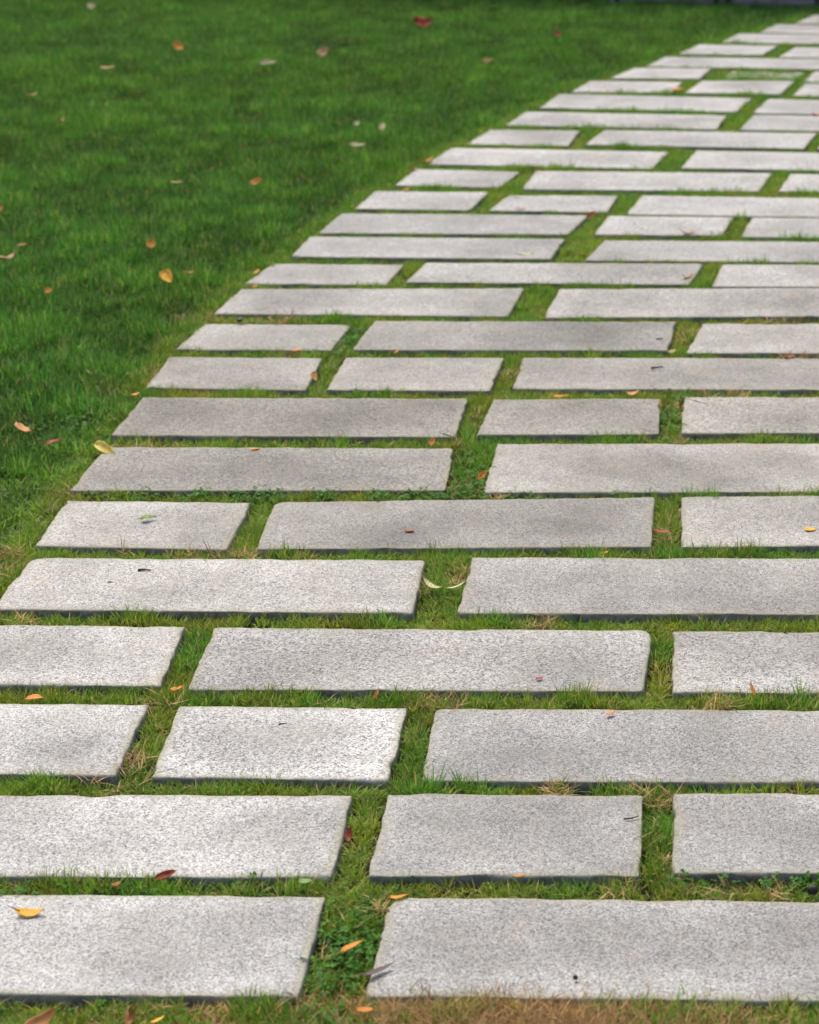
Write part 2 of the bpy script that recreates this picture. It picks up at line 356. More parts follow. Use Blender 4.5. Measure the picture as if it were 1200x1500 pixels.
# ------------------------------------------------------------------ materials
def granite_material():
    T = NT('granite')
    tc = T.n('ShaderNodeTexCoord'); oi = T.n('ShaderNodeObjectInfo')
    off = T.math('MULTIPLY', oi.outputs['Random'], 37.0)
    va = T.n('ShaderNodeVectorMath', operation='ADD')
    sf = T.math('ADD', T.math('MULTIPLY', T.math('FRACT', T.math('MULTIPLY', oi.outputs['Random'], 7.31)), .45), .80)
    vs = T.n('ShaderNodeVectorMath', operation='SCALE'); T.l(tc.outputs['Object'], vs.inputs[0]); T.l(sf, vs.inputs['Scale'])
    T.l(vs.outputs[0], va.inputs[0]); T.l(off, va.inputs[1])
    v = va.outputs[0]
    col = T.n('ShaderNodeSeparateColor'); T.l(oi.outputs['Color'], col.inputs[0])
    tone, warm = col.outputs[0], col.outputs[1]
    # warp so that the grains are not tidy cells
    wn = T.n('ShaderNodeTexNoise'); T.l(v, wn.inputs['Vector']); wn.inputs['Scale'].default_value = 260; wn.inputs['Detail'].default_value = 2
    ws = T.n('ShaderNodeVectorMath', operation='SCALE'); T.l(wn.outputs['Color'], ws.inputs[0]); ws.inputs['Scale'].default_value = 0.0045
    wv = T.n('ShaderNodeVectorMath', operation='ADD'); T.l(v, wv.inputs[0]); T.l(ws.outputs[0], wv.inputs[1])
    c1 = T.sep(T.voro(wv.outputs[0], 450))
    grain = T.ramp(c1[0], [(0.0, (.11, .113, .122)), (.11, (.18, .183, .192)), (.26, (.265, .266, .27)), (.42, (.40, .40, .395)), (.64, (.495, .494, .488)), (1.0, (.64, .638, .63))])
    c2 = T.sep(T.voro(wv.outputs[0], 150))
    fine = T.ramp(c2[1], [(0, .80), (.35, .96), (1, 1.08)])
    g = T.mix(1.0, grain, fine, 'MULTIPLY')
    # feldspar tints
    g = T.mix(T.ramp(c1[2], [(.86, 0.0), (.93, .30)]), g, (.62, .50, .42))
    # weathering: broad grey clouds, damp looking patches, thin grime
    cl = T.noise(v, 2.6, 5, .60)
    cloud = T.ramp(cl, [(.30, .56), (.43, .76), (.56, .97), (.72, 1.10)])
    g = T.mix(1.0, g, cloud, 'MULTIPLY')
    # trodden middles are greyer than the washed margins
    rm = T.n('ShaderNodeAttribute', attribute_name='rim')
    rf = T.math('ADD', rm.outputs['Fac'], T.math('MULTIPLY', T.math('SUBTRACT', T.noise(v, 5, 4, .6), .5), 1.5))
    g = T.mix(1.0, g, T.ramp(rf, [(.0, .91), (.5, 1.0), (1.0, 1.05)]), 'MULTIPLY')
    gr = T.ramp(T.noise(v, 11, 5, .7), [(.48, 0.0), (.74, .55)])
    g = T.mix(gr, g, (.30, .29, .255))
    rs = T.ramp(T.noise(v, 7.3, 4, .65), [(.60, 0.0), (.76, .38)])
    g = T.mix(rs, g, (.46, .34, .24))
    dk = T.ramp(T.noise(v, 23, 3, .6), [(.735, 0.0), (.79, .55)])
    g = T.mix(dk, g, (.14, .14, .145))
    w2 = T.mix(warm, (.985, 1.0, .985), (.985, .962, .885))
    g = T.mix(1.0, g, w2, 'MULTIPLY')
    tn = T.n('ShaderNodeCombineColor')
    for k in range(3): T.l(tone, tn.inputs[k])
    g = T.mix(1.0, g, tn.outputs[0], 'MULTIPLY')
    # soil and algae stain creeping in from the arrises
    ea = T.n('ShaderNodeAttribute', attribute_name='edge')
    en = T.math('MULTIPLY', ea.outputs['Fac'], T.math('ADD', T.noise(v, 26, 3, .6), 0.15))
    es = T.ramp(en, [(.22, 0.0), (.72, .62)])
    g = T.mix(es, g, (.27, .255, .17))
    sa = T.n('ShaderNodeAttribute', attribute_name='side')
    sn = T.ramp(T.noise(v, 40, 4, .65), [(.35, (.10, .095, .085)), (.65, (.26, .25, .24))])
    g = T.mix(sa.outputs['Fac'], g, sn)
    bm = T.math('ADD', T.math('MULTIPLY', c1[1], .7), T.math('MULTIPLY', T.noise(v, 420, 2, .6), .8))
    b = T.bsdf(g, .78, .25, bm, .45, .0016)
    return T.done(b)

def soil_material(name, a, b_, c):
    T = NT(name)
    tc = T.n('ShaderNodeTexCoord'); v = tc.outputs['Object']
    n1 = T.noise(v, 9, 6, .65); n2 = T.noise(v, 120, 5, .7); n3 = T.noise(v, .8, 3, .5)
    col = T.mix(T.ramp(n2, [(.3, 0.0), (.7, 1.0)]), a, b_)
    col = T.mix(T.ramp(n1, [(.45, 0.0), (.7, .8)]), col, c)
    hgt = T.math('ADD', T.math('MULTIPLY', n2, .6), T.math('MULTIPLY', n1, .6))
    return T.done(T.bsdf(col, .95, .1, hgt, .9, .012))

def blade_material(name, dark, mid, light, straw, trans=.32, spec=.35):
    T = NT(name)
    at = T.n('ShaderNodeAttribute', attribute_name='blade')
    s = T.n('ShaderNodeSeparateColor'); T.l(at.outputs['Color'], s.inputs[0])
    r, hgt, dead = s.outputs
    ti = T.n('ShaderNodeAttribute', attribute_name='tint', attribute_type='INSTANCER')
    oi = T.n('ShaderNodeObjectInfo')
    base = T.ramp(r, [(0.0, dark), (.5, mid), (.82, tuple(1.25 * q for q in mid)), (1.0, light)])
    base = T.mix(T.ramp(hgt, [(0.0, .45), (.35, 0.0)]), base, tuple(.6 * x + .4 * y for x, y in zip(mid, straw)))
    base = T.mix(1.0, base, ti.outputs['Color'], 'MULTIPLY')
    base = T.mix(dead, base, straw)
    b = T.bsdf(base, .48, spec)
    tr = T.n('ShaderNodeBsdfTranslucent')
    tcol = T.mix(1.0, base, (1.15, 1.2, .55), 'MULTIPLY')
    T.l(tcol, tr.inputs['Color'])
    mx = T.n('ShaderNodeMixShader'); mx.inputs[0].default_value = trans
    T.l(b.outputs[0], mx.inputs[1]); T.l(tr.outputs[0], mx.inputs[2])
    return T.done(mx)

def leaf_material():
    T = NT('dead_leaf')
    tc = T.n('ShaderNodeTexCoord'); oi = T.n('ShaderNodeObjectInfo')
    va = T.n('ShaderNodeVectorMath', operation='ADD')
    T.l(tc.outputs['Object'], va.inputs[0]); T.l(T.math('MULTIPLY', oi.outputs['Random'], 19), va.inputs[1])
    v = va.outputs[0]
    c = oi.outputs['Color']
    n = T.noise(v, 90, 4, .65)
    c2 = T.mix(T.ramp(n, [(.42, 0.0), (.68, .75)]), c, T.mix(1.0, c, (.86, .64, .45), 'MULTIPLY'))
    sp = T.ramp(T.noise(v, 420, 2, .6), [(.66, 0.0), (.74, .6)])
    c2 = T.mix(sp, c2, (.10, .05, .02))
    ve = T.n('ShaderNodeAttribute', attribute_name='vein')
    c2 = T.mix(T.math('MULTIPLY', ve.outputs['Fac'], .45), c2, T.mix(1.0, c, (1.25, 1.2, 1.1), 'MULTIPLY'))
    b = T.bsdf(c2, .55, .3, n, .3, .001)
    tr = T.n('ShaderNodeBsdfTranslucent'); T.l(c2, tr.inputs['Color'])
    mx = T.n('ShaderNodeMixShader'); mx.inputs[0].default_value = .38
    T.l(b.outputs[0], mx.inputs[1]); T.l(tr.outputs[0], mx.inputs[2])
    return T.done(mx)

def plain_material(name, a, b_, scale, rough=.8, bstr=.5):
    T = NT(name)
    tc = T.n('ShaderNodeTexCoord'); v = tc.outputs['Object']
    n = T.noise(v, scale, 5, .65)
    return T.done(T.bsdf(T.mix(T.ramp(n, [(.35, 0.0), (.65, 1.0)]), a, b_), rough, .25, n, bstr, .004))

M_GRANITE = granite_material()
M_SOIL = soil_material('lawn_soil', (.030, .024, .014), (.055, .050, .022), (.035, .060, .015))
M_BED = soil_material('joint_soil', (.040, .028, .018), (.085, .060, .036), (.045, .060, .018))
M_LAWN = blade_material('lawn_blades', (.022, .094, .013), (.060, .198, .031), (.175, .370, .115), (.40, .34, .16), .34, .10)
M_JOINT = blade_material('joint_blades', (.070, .185, .018), (.160, .320, .036), (.310, .440, .090), (.52, .40, .18), .34, .15)
M_DRY = blade_material('dry_blades', (.30, .18, .075), (.48, .31, .14), (.62, .44, .22), (.44, .29, .14), .15, .15)
M_CLOVER = blade_material('clover_leaves', (.026, .095, .010), (.048, .145, .016), (.085, .200, .030), (.24, .24, .07), .15, .08)
M_LEAF = leaf_material()
M_STEM = plain_material('leaf_stalk', (.22, .11, .04), (.34, .20, .08), 200)
M_TWIG = plain_material('dark_bark', (.022, .020, .018), (.060, .052, .046), 300)
M_PEBBLE = plain_material('dark_pebble', (.015, .016, .020), (.045, .048, .055), 200, .5)
M_WALL = plain_material('wall_stone', (.085, .078, .098), (.165, .150, .170), 14)
M_WALLBASE = plain_material('plinth_stone', (.20, .17, .17), (.33, .28, .28), 12)
M_POST = plain_material('dark_metal', (.012, .012, .014), (.03, .03, .032), 60, .45, .1)

# ------------------------------------------------------------------ ground, reaching the horizon
GROUND_Z = -0.034
gv = []; gf = []
ys = [-60, -5, 0, 2, 4, 6, 8, 10, 12, 14, 16, 20, 40, 200, 1200]
xs = [-1200, -200, -40, -8, -5, -3, -1.5, 0, 1.5, 3, 5, 8, 40, 200, 1200]
for y in ys:
    for x in xs: gv.append((x, y, GROUND_Z))
nx = len(xs)
for j in range(len(ys) - 1):
    for i in range(nx - 1):
        a = j * nx + i
        gf.append((a, a + 1, a + 1 + nx, a + nx))
tag(mesh_obj('ground', gv, gf, M_SOIL), 'soil and lawn ground under the grass', None, None, 'structure')

# ------------------------------------------------------------------ the path: soil bed with granite slabs as its pieces
SL = np.array([s[1:9] for s in SLABS]).reshape(-1, 4, 2)
ROW = np.array([s[0] for s in SLABS])
NROW = int(ROW.max())
lx, rx, ly = [], [], []
for r in range(1, NROW + 1):
    q = SL[ROW == r]
    for k, m in ((3, 2), (0, 1)):
        ly.append(q[0, k, 1]); lx.append(q[0, k, 0]); rx.append(q[-1, m, 0])
ly = np.array(ly); lx = np.array(lx); rx = np.array(rx)
o_ = np.argsort(ly); ly, lx, rx = ly[o_], lx[o_], rx[o_]
def left_edge(y): return np.interp(y, ly, lx)
def right_edge(y): return np.interp(y, ly, rx)
bv = []; bf = []
yy = np.linspace(ly[0] - .16, ly[-1] + .06, 150)
for k, y in enumerate(yy):
    a, b = left_edge(y) - .035 + .02 * math.sin(k * 1.7) * math.sin(k * .63), right_edge(y) + .03 + .02 * math.sin(k * 1.1)
    sl_ = -.09 if y > 8 else -.02
    for t in np.linspace(0, 1, 6):
        x = a + (b - a) * t
        bv.append((x, y + sl_ * (x - a), GROUND_Z + .006))
for k in range(149):
    for t in range(5):
        a = k * 6 + t
        bf.append((a, a + 1, a + 7, a + 6))
path = mesh_obj('path', bv, bf, M_BED)
tag(path, 'path of pale granite slabs with grassy joints curving across the lawn', None, None, 'structure')

def resample(poly, step):
    P = [np.array(p) for p in poly]; out = []
    n = len(P)
    for i in range(n):
        a, b = P[i], P[(i + 1) % n]
        m = max(1, int(np.linalg.norm(b - a) / step))
        for k in range(m): out.append(a + (b - a) * k / m)
    return np.array(out)

def make_slab(corners, seed, radii):
    """outline with worn corners, wavy sawn edges, softened arris"""
    R = np.random.default_rng(seed)
    c = corners.mean(axis=0)
    P = corners - c
    out = []
    for i in range(4):
        p, a, b = P[i], P[i - 1], P[(i + 1) % 4]
        r = radii[i]
        da = (a - p) / np.linalg.norm(a - p); db = (b - p) / np.linalg.norm(b - p)
        s, e = p + da * r, p + db * r * R.uniform(.7, 1.3)
        for t in np.linspace(0, 1, 6):
            out.append((1 - t) ** 2 * s + 2 * t * (1 - t) * p + t * t * e)
    O = resample(out, .014)
    n = len(O)
    tang = np.roll(O, -1, 0) - np.roll(O, 1, 0)
    tang /= np.linalg.norm(tang, axis=1)[:, None]
    nrm = np.stack([-tang[:, 1], tang[:, 0]], 1)      # outline runs clockwise: this points outwards
    if ((nrm * O).sum(1) > 0).mean() < .5: nrm = -nrm
    th = np.linspace(0, 2 * math.pi, n, endpoint=False)
    wob = np.zeros(n)
    for f in (5, 9, 14, 23, 37):
        wob += R.normal() * np.sin(f * th + R.uniform(0, 6.28)) * .00042
    wob += R.normal(0, .0004, n)
    for _ in range(R.integers(2, 6)):                  # small spalls
        k = R.integers(0, n); w = R.uniform(.8, 2.4)
        d = np.minimum(abs(np.arange(n) - k), n - abs(np.arange(n) - k))
        wob -= R.uniform(.002, .006) * np.exp(-(d / w) ** 2)
    O = O + nrm * wob[:, None]
    bev = .0035 + .0025 * np.clip(R.normal(0, 1, n), -1, 1.6)
    bev = (bev + np.roll(bev, 1) + np.roll(bev, -1)) / 3
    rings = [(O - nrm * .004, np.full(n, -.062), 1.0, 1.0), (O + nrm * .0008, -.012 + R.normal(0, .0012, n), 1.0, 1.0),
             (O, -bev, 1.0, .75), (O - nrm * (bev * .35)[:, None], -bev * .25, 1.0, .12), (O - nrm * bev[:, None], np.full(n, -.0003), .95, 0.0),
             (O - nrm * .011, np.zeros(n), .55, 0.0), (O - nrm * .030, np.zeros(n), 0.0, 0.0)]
    e1 = P[1] - P[0] + P[2] - P[3]; hw = np.linalg.norm(e1) / 4; e1 = e1 / np.linalg.norm(e1); e2 = np.array((-e1[1], e1[0]))
    hh = (np.linalg.norm(P[0] - P[3]) + np.linalg.norm(P[1] - P[2])) / 4
    def shrink(Q, m): return np.outer(Q @ e1, e1) * (1 - m / hw) + np.outer(Q @ e2, e2) * (1 - m / hh)
    rings[-2] = (shrink(O, .013), np.zeros(n), .5, 0.0); rings[-1] = (shrink(O, .034), np.zeros(n), 0.0, 0.0); rings.append((shrink(O, .095), np.zeros(n), 0.0, 0.0))
    rimv = [1, 1, 1, 1, 1, .95, .75, 0]; RM = [q for q in rimv for _ in range(n)]
    V, F, E, S = [], [], [], []
    for P2, z, e, s in rings:
        for k in range(n):
            V.append((P2[k, 0], P2[k, 1], z[k])); E.append(e); S.append(s)
    for j in range(len(rings) - 1):
        for k in range(n):
            a, b = j * n + k, j * n + (k + 1) % n
            F.append((a, a + n, b + n, b))
    F.append(tuple(range((len(rings) - 1) * n, len(rings) * n)))
    me = bpy.data.meshes.new('slab')
    me.from_pydata(V, [], F)
    for nm, dat in (('edge', E), ('side', S), ('rim', RM)):
        at = me.attributes.new(nm, 'FLOAT', 'POINT'); at.data.foreach_set('value', dat)
    bm = bmesh.new(); bm.from_mesh(me); bmesh.ops.recalc_face_normals(bm, faces=bm.faces)
    top = [f for f in bm.faces if len(f.verts) > 4]
    if top[0].normal.z < 0: bmesh.ops.reverse_faces(bm, faces=bm.faces)
    bmesh.ops.triangulate(bm, faces=top)
    bm.to_mesh(me); bm.free()
    me.polygons.foreach_set('use_smooth', [True] * len(me.polygons))
    me.materials.append(M_GRANITE)
    return me, c

BIG = {(4, 1): (.010, .035, .012, .010), (5, 0): (.040, .010, .008, .012), (6, 1): (.028, .008, .008, .010), (1, 1): (.034, .01, .01, .012),
       (3, 2): (.020, .01, .01, .01), (7, 0): (.012, .016, .012, .006), (5, 1): (.008, .01, .01, .02)}
cnt = {}
SLAB_Z = []
for i, s in enumerate(SLABS):
    k = cnt.get(s[0], 0); cnt[s[0]] = k + 1
    c4 = SL[i].copy()
    c4[2:] += (0, -.006)                              # the grass hides a finger's breadth of the near arris
    if s[0] == 22 and k == 1: c4[2:] += (.02, .075)
    radii = BIG.get((s[0], k), tuple(random.uniform(.0035, .009) for _ in range(4)))
    me, c = make_slab(c4, 100 + i, radii)
    o = link(bpy.data.objects.new('slab', me), path)
    dz = random.uniform(-.003, .003)
    if s[0] == 22 and k == 1: dz = -.008
    SLAB_Z.append(dz)
    o.location = (c[0], c[1], dz)
    o.rotation_euler = (random.uniform(-.004, .004), random.uniform(-.004, .004), 0)
    o.color = (s[9] ** 1.35 * .97, s[10], 0, 1)
    if s[0] == 22 and k == 1: o['label'] = 'sunken slab half overgrown with grass'

# ------------------------------------------------------------------ low stone wall beyond the end of the path
WA, WB = np.array([-.35, 12.67]), np.array([3.6, 11.76])
wd = (WB - WA) / np.linalg.norm(WB - WA); wn_ = np.array([-wd[1], wd[0]])
wall = bpy.data.objects.new('stone_wall', None)
COL.objects.link(wall); wall.location = (WA[0], WA[1], GROUND_Z)
wall.rotation_euler = (0, 0, math.atan2(wd[1], wd[0]))
tag(wall, 'low dark slate grey stone wall on a paler plinth beyond the path end', 'wall')
def block(name, x0, x1, y0, y1, z0, z1, mat, parent, bev=.008):
    bm = bmesh.new()
    bmesh.ops.create_cube(bm, size=1)
    for v in bm.verts:
        v.co = Vector(((x0 + x1) / 2 + v.co.x * (x1 - x0), (y0 + y1) / 2 + v.co.y * (y1 - y0), (z0 + z1) / 2 + v.co.z * (z1 - z0)))
    bmesh.ops.bevel(bm, geom=list(bm.edges), offset=bev, segments=2, affect='EDGES', profile=.6)
    me = bpy.data.meshes.new(name); bm.to_mesh(me); bm.free()
    me.materials.append(mat)
    return link(bpy.data.objects.new(name, me), parent)
x = -5.0
while x < 4.05:
    w = random.choice((.52, .60, .68))
    gap = .012
    d = random.uniform(-.006, .006)
    block('plinth_stone', x, x + w - .010, -.015 + d, .30, 0, .065, M_WALLBASE, wall)
    block('wall_block', x + .004, x + w - .008, .012 + d, .30, .067, .27, M_WALL, wall)
    block('wall_block', x - .10, x + w - .112, .012 - d, .30, .276, .46, M_WALL, wall)
    x += w + gap
block('coping', -5.1, 4.3, -.03, .34, .466, .53, M_WALL, wall, .012)
post = block('drain_pipe', .625, .662, -.022, .008, 0, .46, M_POST, wall, .006)

# ------------------------------------------------------------------ grass
def ribbon(V, F, C, root, yaw, length, lean, curve, width, col, dead, segs=3, twist=0.0):
    """one blade: a tapering bent strip"""
    d = np.array([math.cos(yaw), math.sin(yaw)])
    p = np.array([root[0], root[1], root[2]]); base = len(V)
    ang = lean
    for k in range(segs + 1):
        t = k / segs
        w = width * (1 - t ** 1.6) * (.75 + .5 * min(1, t * 3)) * .5
        sd_ = np.array([-math.sin(yaw + twist * t), math.cos(yaw + twist * t), 0])
        if k < segs:
            V.append(p - sd_ * w); V.append(p + sd_ * w); C += [(col, t, dead), (col, t, dead)]
        else:
            V.append(p.copy()); C.append((col, t, dead))
        st = length / segs
        p = p + np.array([d[0] * math.sin(ang), d[1] * math.sin(ang), math.cos(ang)]) * st
        ang += curve / segs
    for k in range(segs - 1):
        a = base + 2 * k
        F.append((a, a + 1, a + 3, a + 2))
    a = base + 2 * (segs - 1)
    F.append((a, a + 1, a + 2))

def tuft_mesh(name, V, F, C, mat):
    me = bpy.data.meshes.new(name)
    me.from_pydata([tuple(v) for v in V], [], F)
    at = me.attributes.new('blade', 'FLOAT_COLOR', 'POINT')
    at.data.foreach_set('color', [q for c in C for q in (*c, 1.0)])
    me.polygons.foreach_set('use_smooth', [True] * len(me.polygons))
    me.materials.append(mat)
    return me

def make_variants(name, mat, count, fn):
    c = bpy.data.collections.new(name + '_variants')          # not linked to the scene: only the grass stuff draws from it
    for k in range(count):
        V, F, C = [], [], []
        fn(V, F, C, np.random.default_rng(500 + k * 7 + len(name)))
        c.objects.link(bpy.data.objects.new('%s_variant_%02d' % (name, k), tuft_mesh(name, V, F, C, mat)))
    return c

def lawn_tuft(V, F, C, R):
    for _ in range(34):
        a, r = R.uniform(0, 6.28), .026 * math.sqrt(R.uniform())
        dead = 1.0 if R.uniform() < .035 else R.uniform(0, .12)
        ribbon(V, F, C, (r * math.cos(a), r * math.sin(a), 0), a + R.normal(0, 1.4), R.uniform(.022, .056), R.uniform(.02, .65), R.uniform(-.2, 1.3),
               R.uniform(.0022, .0042), R.uniform(), dead, 3, R.normal(0, .6))

def joint_tuft(V, F, C, R):
    for _ in range(13):
        a, r = R.uniform(0, 6.28), .010 * math.sqrt(R.uniform())
        dead = 1.0 if R.uniform() < .07 else R.uniform(0, .15)
        ribbon(V, F, C, (r * math.cos(a), r * math.sin(a), 0), a + R.normal(0, .8), R.uniform(.014, .036), R.uniform(.05, .85), R.uniform(.1, 1.3),
               R.uniform(.0011, .0021), R.uniform(), dead, 3, R.normal(0, .6))

def dry_tuft(V, F, C, R):
    for _ in range(16):
        a, r = R.uniform(0, 6.28), .016 * math.sqrt(R.uniform())
        ribbon(V, F, C, (r * math.cos(a), r * math.sin(a), R.uniform(0, .006)), R.uniform(0, 6.28), R.uniform(.014, .044), R.uniform(.7, 1.5), R.uniform(-.2, .5),
               R.uniform(.0010, .0024), R.uniform() ** 1.5, R.uniform(0, .3), 3, R.normal(0, .8))

def clover_tuft(V, F, C, R):
    for _ in range(5):
        a, r = R.uniform(0, 6.28), .012 * math.sqrt(R.uniform())
        h = R.uniform(.008, .022); cx, cy = r * math.cos(a) * 1.4, r * math.sin(a) * 1.4
        col = R.uniform()
        ribbon(V, F, C, (r * math.cos(a) * .4, r * math.sin(a) * .4, 0), a, h, .3, .4, .0012, .3, .2, 2)
        y0 = R.uniform(0, 6.28)
        tx, ty = R.normal(0, .35), R.normal(0, .35)
        for j in range(3):
            yaw = y0 + j * 2.094
            L = R.uniform(.0035, .0072); base = len(V)
            prof = [(0.0, 0.0), (.45, .34), (.85, .42), (1.0, .1)]
            pts = []
            for t, w in prof:
                for sgn in (-1, 1):
                    px, py = t * L, sgn * w * L
                    gx, gy = px * math.cos(yaw) - py * math.sin(yaw), px * math.sin(yaw) + py * math.cos(yaw)
                    V.append(np.array((cx + gx, cy + gy, h + gx * tx + gy * ty + abs(py) * .25)))
                    C.append((min(1, max(0, col + R.normal(0, .08))), .6, 0.0))
            for k in range(3):
                b = base + 2 * k
                F.append((b, b + 1, b + 3, b + 2))

def scatter(name, label, cat, pts, rot, scl, tint, coll, nvar, seed):
    me = bpy.data.meshes.new(name)
    n = len(pts)
    me.vertices.add(n)
    me.vertices.foreach_set('co', pts.astype(np.float32).ravel())
    R = np.random.default_rng(seed)
    for nm, ty, key, dat in (('rot', 'FLOAT_VECTOR', 'vector', rot), ('scl', 'FLOAT_VECTOR', 'vector', scl), ('tint', 'FLOAT_VECTOR', 'vector', tint)):
        at = me.attributes.new(nm, ty, 'POINT'); at.data.foreach_set(key, dat.astype(np.float32).ravel())
    at = me.attributes.new('pick', 'INT', 'POINT'); at.data.foreach_set('value', R.integers(0, nvar, n).astype(np.int32))
    ob = link(bpy.data.objects.new(name, me))
    ng = bpy.data.node_groups.new(name + '_nodes', 'GeometryNodeTree')
    ng.interface.new_socket('Geometry', in_out='INPUT', socket_type='NodeSocketGeometry')
    ng.interface.new_socket('Geometry', in_out='OUTPUT', socket_type='NodeSocketGeometry')
    N = ng.nodes
    gi, go = N.new('NodeGroupInput'), N.new('NodeGroupOutput')
    ci = N.new('GeometryNodeCollectionInfo'); ci.inputs['Collection'].default_value = coll
    ci.inputs['Separate Children'].default_value = True; ci.inputs['Reset Children'].default_value = True
    ip = N.new('GeometryNodeInstanceOnPoints'); ip.inputs['Pick Instance'].default_value = True
    def na(nm, dt):
        q = N.new('GeometryNodeInputNamedAttribute'); q.data_type = dt; q.inputs['Name'].default_value = nm
        return q.outputs['Attribute']
    ng.links.new(gi.outputs[0], ip.inputs['Points']); ng.links.new(ci.outputs[0], ip.inputs['Instance'])
    ng.links.new(na('pick', 'INT'), ip.inputs['Instance Index'])
    ng.links.new(na('rot', 'FLOAT_VECTOR'), ip.inputs['Rotation'])
    ng.links.new(na('scl', 'FLOAT_VECTOR'), ip.inputs['Scale'])
    ng.links.new(ip.outputs[0], go.inputs[0])
    md = ob.modifiers.new('grow', 'NODES'); md.node_group = ng
    tag(ob, label, cat, None, 'stuff')
    return ob

def value_noise(x, y, scale, seed):
    """smooth lattice noise in 0..1"""
    R = np.random.default_rng(seed); tab = R.uniform(size=(64, 64))
    X, Y = x * scale + 1000.3, y * scale + 1000.7
    i, j = np.floor(X).astype(int), np.floor(Y).astype(int); fx, fy = X - i, Y - j
    fx = fx * fx * (3 - 2 * fx); fy = fy * fy * (3 - 2 * fy)
    g = lambda a, b: tab[a % 64, b % 64]
    return (g(i, j) * (1 - fx) + g(i + 1, j) * fx) * (1 - fy) + (g(i, j + 1) * (1 - fx) + g(i + 1, j + 1) * fx) * fy

def slab_distance(x, y):
    """distance to the nearest slab edge (negative inside), and distance in front of a near face"""
    best = np.full(x.shape, 9.0); front = np.full(x.shape, 9.0)
    for q in SL:
        c = q.mean(0); rad = np.linalg.norm(q - c, axis=1).max() + .15
        m = np.nonzero((abs(x - c[0]) < rad) & (abs(y - c[1]) < .4))[0]
        if len(m) == 0: continue
        xm, ym = x[m], y[m]
        d = np.full(m.shape, -9.0)
        for k in range(4):
            a, b = q[k], q[(k + 1) % 4]
            t = (b - a) / np.linalg.norm(b - a)
            nn = np.array((-t[1], t[0]))                 # clockwise corners: left normal points outwards
            dk = (xm - a[0]) * nn[0] + (ym - a[1]) * nn[1]
            d = np.maximum(d, dk)
            if k == 2: df = dk
        best[m] = np.minimum(best[m], d)
        inside_x = (xm > min(q[2, 0], q[3, 0])  - .005) & (xm < max(q[2, 0], q[3, 0]) + .005) & (df > -.001)
        mm = m[inside_x]
        front[mm] = np.minimum(front[mm], df[inside_x])
    return best, front

def rots(n, R, tilt=.12):
    return np.stack([R.normal(0, tilt, n), R.normal(0, tilt, n), R.uniform(0, 6.283, n)], 1)

def in_sight(x, y, m=.12):
    """roughly the part of the ground near the photograph's field of view"""
    d = y * .9402 + 1.72 * .3405
    u_ = x / d * 3478.85
    return (u_ > -990 * (1 + m) - 60) & (u_ < 210 + 160) & (y > 2.55) & (y < 13.6)

# --- the lawn
R = np.random.default_rng(3)
N0 = 60000
x = R.uniform(-4.9, 4.2, N0 * 4); y = R.uniform(2.3, 14.6, N0 * 4)
le = left_edge(y) - x; re = x - right_edge(y) + .09 * np.clip(y - 8, 0, 2)
end = y - (ly[-1] - .10 * (x - lx[-1]))
out_d = np.where((y > ly[-1] - .4), np.maximum(np.maximum(le, re), end), np.maximum(le, re))
out_d = np.maximum(out_d, (2.80 - .035 * x) - y - .15)
sd_, _ = slab_distance(x, y)
keep = (out_d > .004) & (sd_ > .006) & (y > 2.9)
vis = in_sight(x, y)
area = 9.1 * 12.3
dens_here = len(x) / area
keep &= R.uniform(size=len(x)) < np.where(vis, 1350, 420) / dens_here
# keep the wall footprint clear
wl = (x - WA[0]) * wn_[0] + (y - WA[1]) * wn_[1]
keep &= ~((wl > -.03) & (wl < .36))
n1 = value_noise(x, y, 1.1, 1); n2 = value_noise(x, y, 3.6, 2); n3 = value_noise(x, y, 11, 3)
rim = np.clip(out_d / .14, 0, 1)
thin = np.clip((.42 - out_d) / .3, 0, 1) * np.clip((5.5 - y) / .8, 0, 1)          # worn strip beside the path's first rows
keep &= R.uniform(size=len(x)) > (.35 * (1 - rim) * (n3 > .55) * .5 + .35 * thin * n3)
x, y, rim, n1, n2, n3, thin, vis = [a[keep] for a in (x, y, rim, n1, n2, n3, thin, vis)]
hgt = (.70 + .30 * rim) * (.66 + .25 * n2 + .55 * n3) * (1 - .45 * thin) * R.uniform(.85, 1.15, len(x))
pts = np.stack([x, y, np.full(len(x), GROUND_Z + .004)], 1)
yel = np.clip(.30 * (1 - rim) + .85 * thin + .55 * np.clip(n1 - .55, 0, 1) + .5 * np.clip(n3 - .6, 0, 1), 0, 1)
br = .80 + .38 * n2 + .80 * (n3 - .5) + .25 * (value_noise(x, y, 27, 6) - .5)
tint = np.stack([br * (1 + 1.15 * yel), br * (1 + .30 * yel), br * (1.02 - .05 * yel + .25 * (1 - n1))], 1)
scl = np.stack([R.uniform(.9, 1.2, len(x)), R.uniform(.9, 1.2, len(x)), hgt], 1)
LAWN_V = make_variants('lawn', M_LAWN, 18, lawn_tuft)
scatter('lawn_grass', 'lush dark green mown lawn grass beside the path', 'grass', pts, rots(len(x), R), scl, tint, LAWN_V, 18, 1)
n_lawn = len(x)

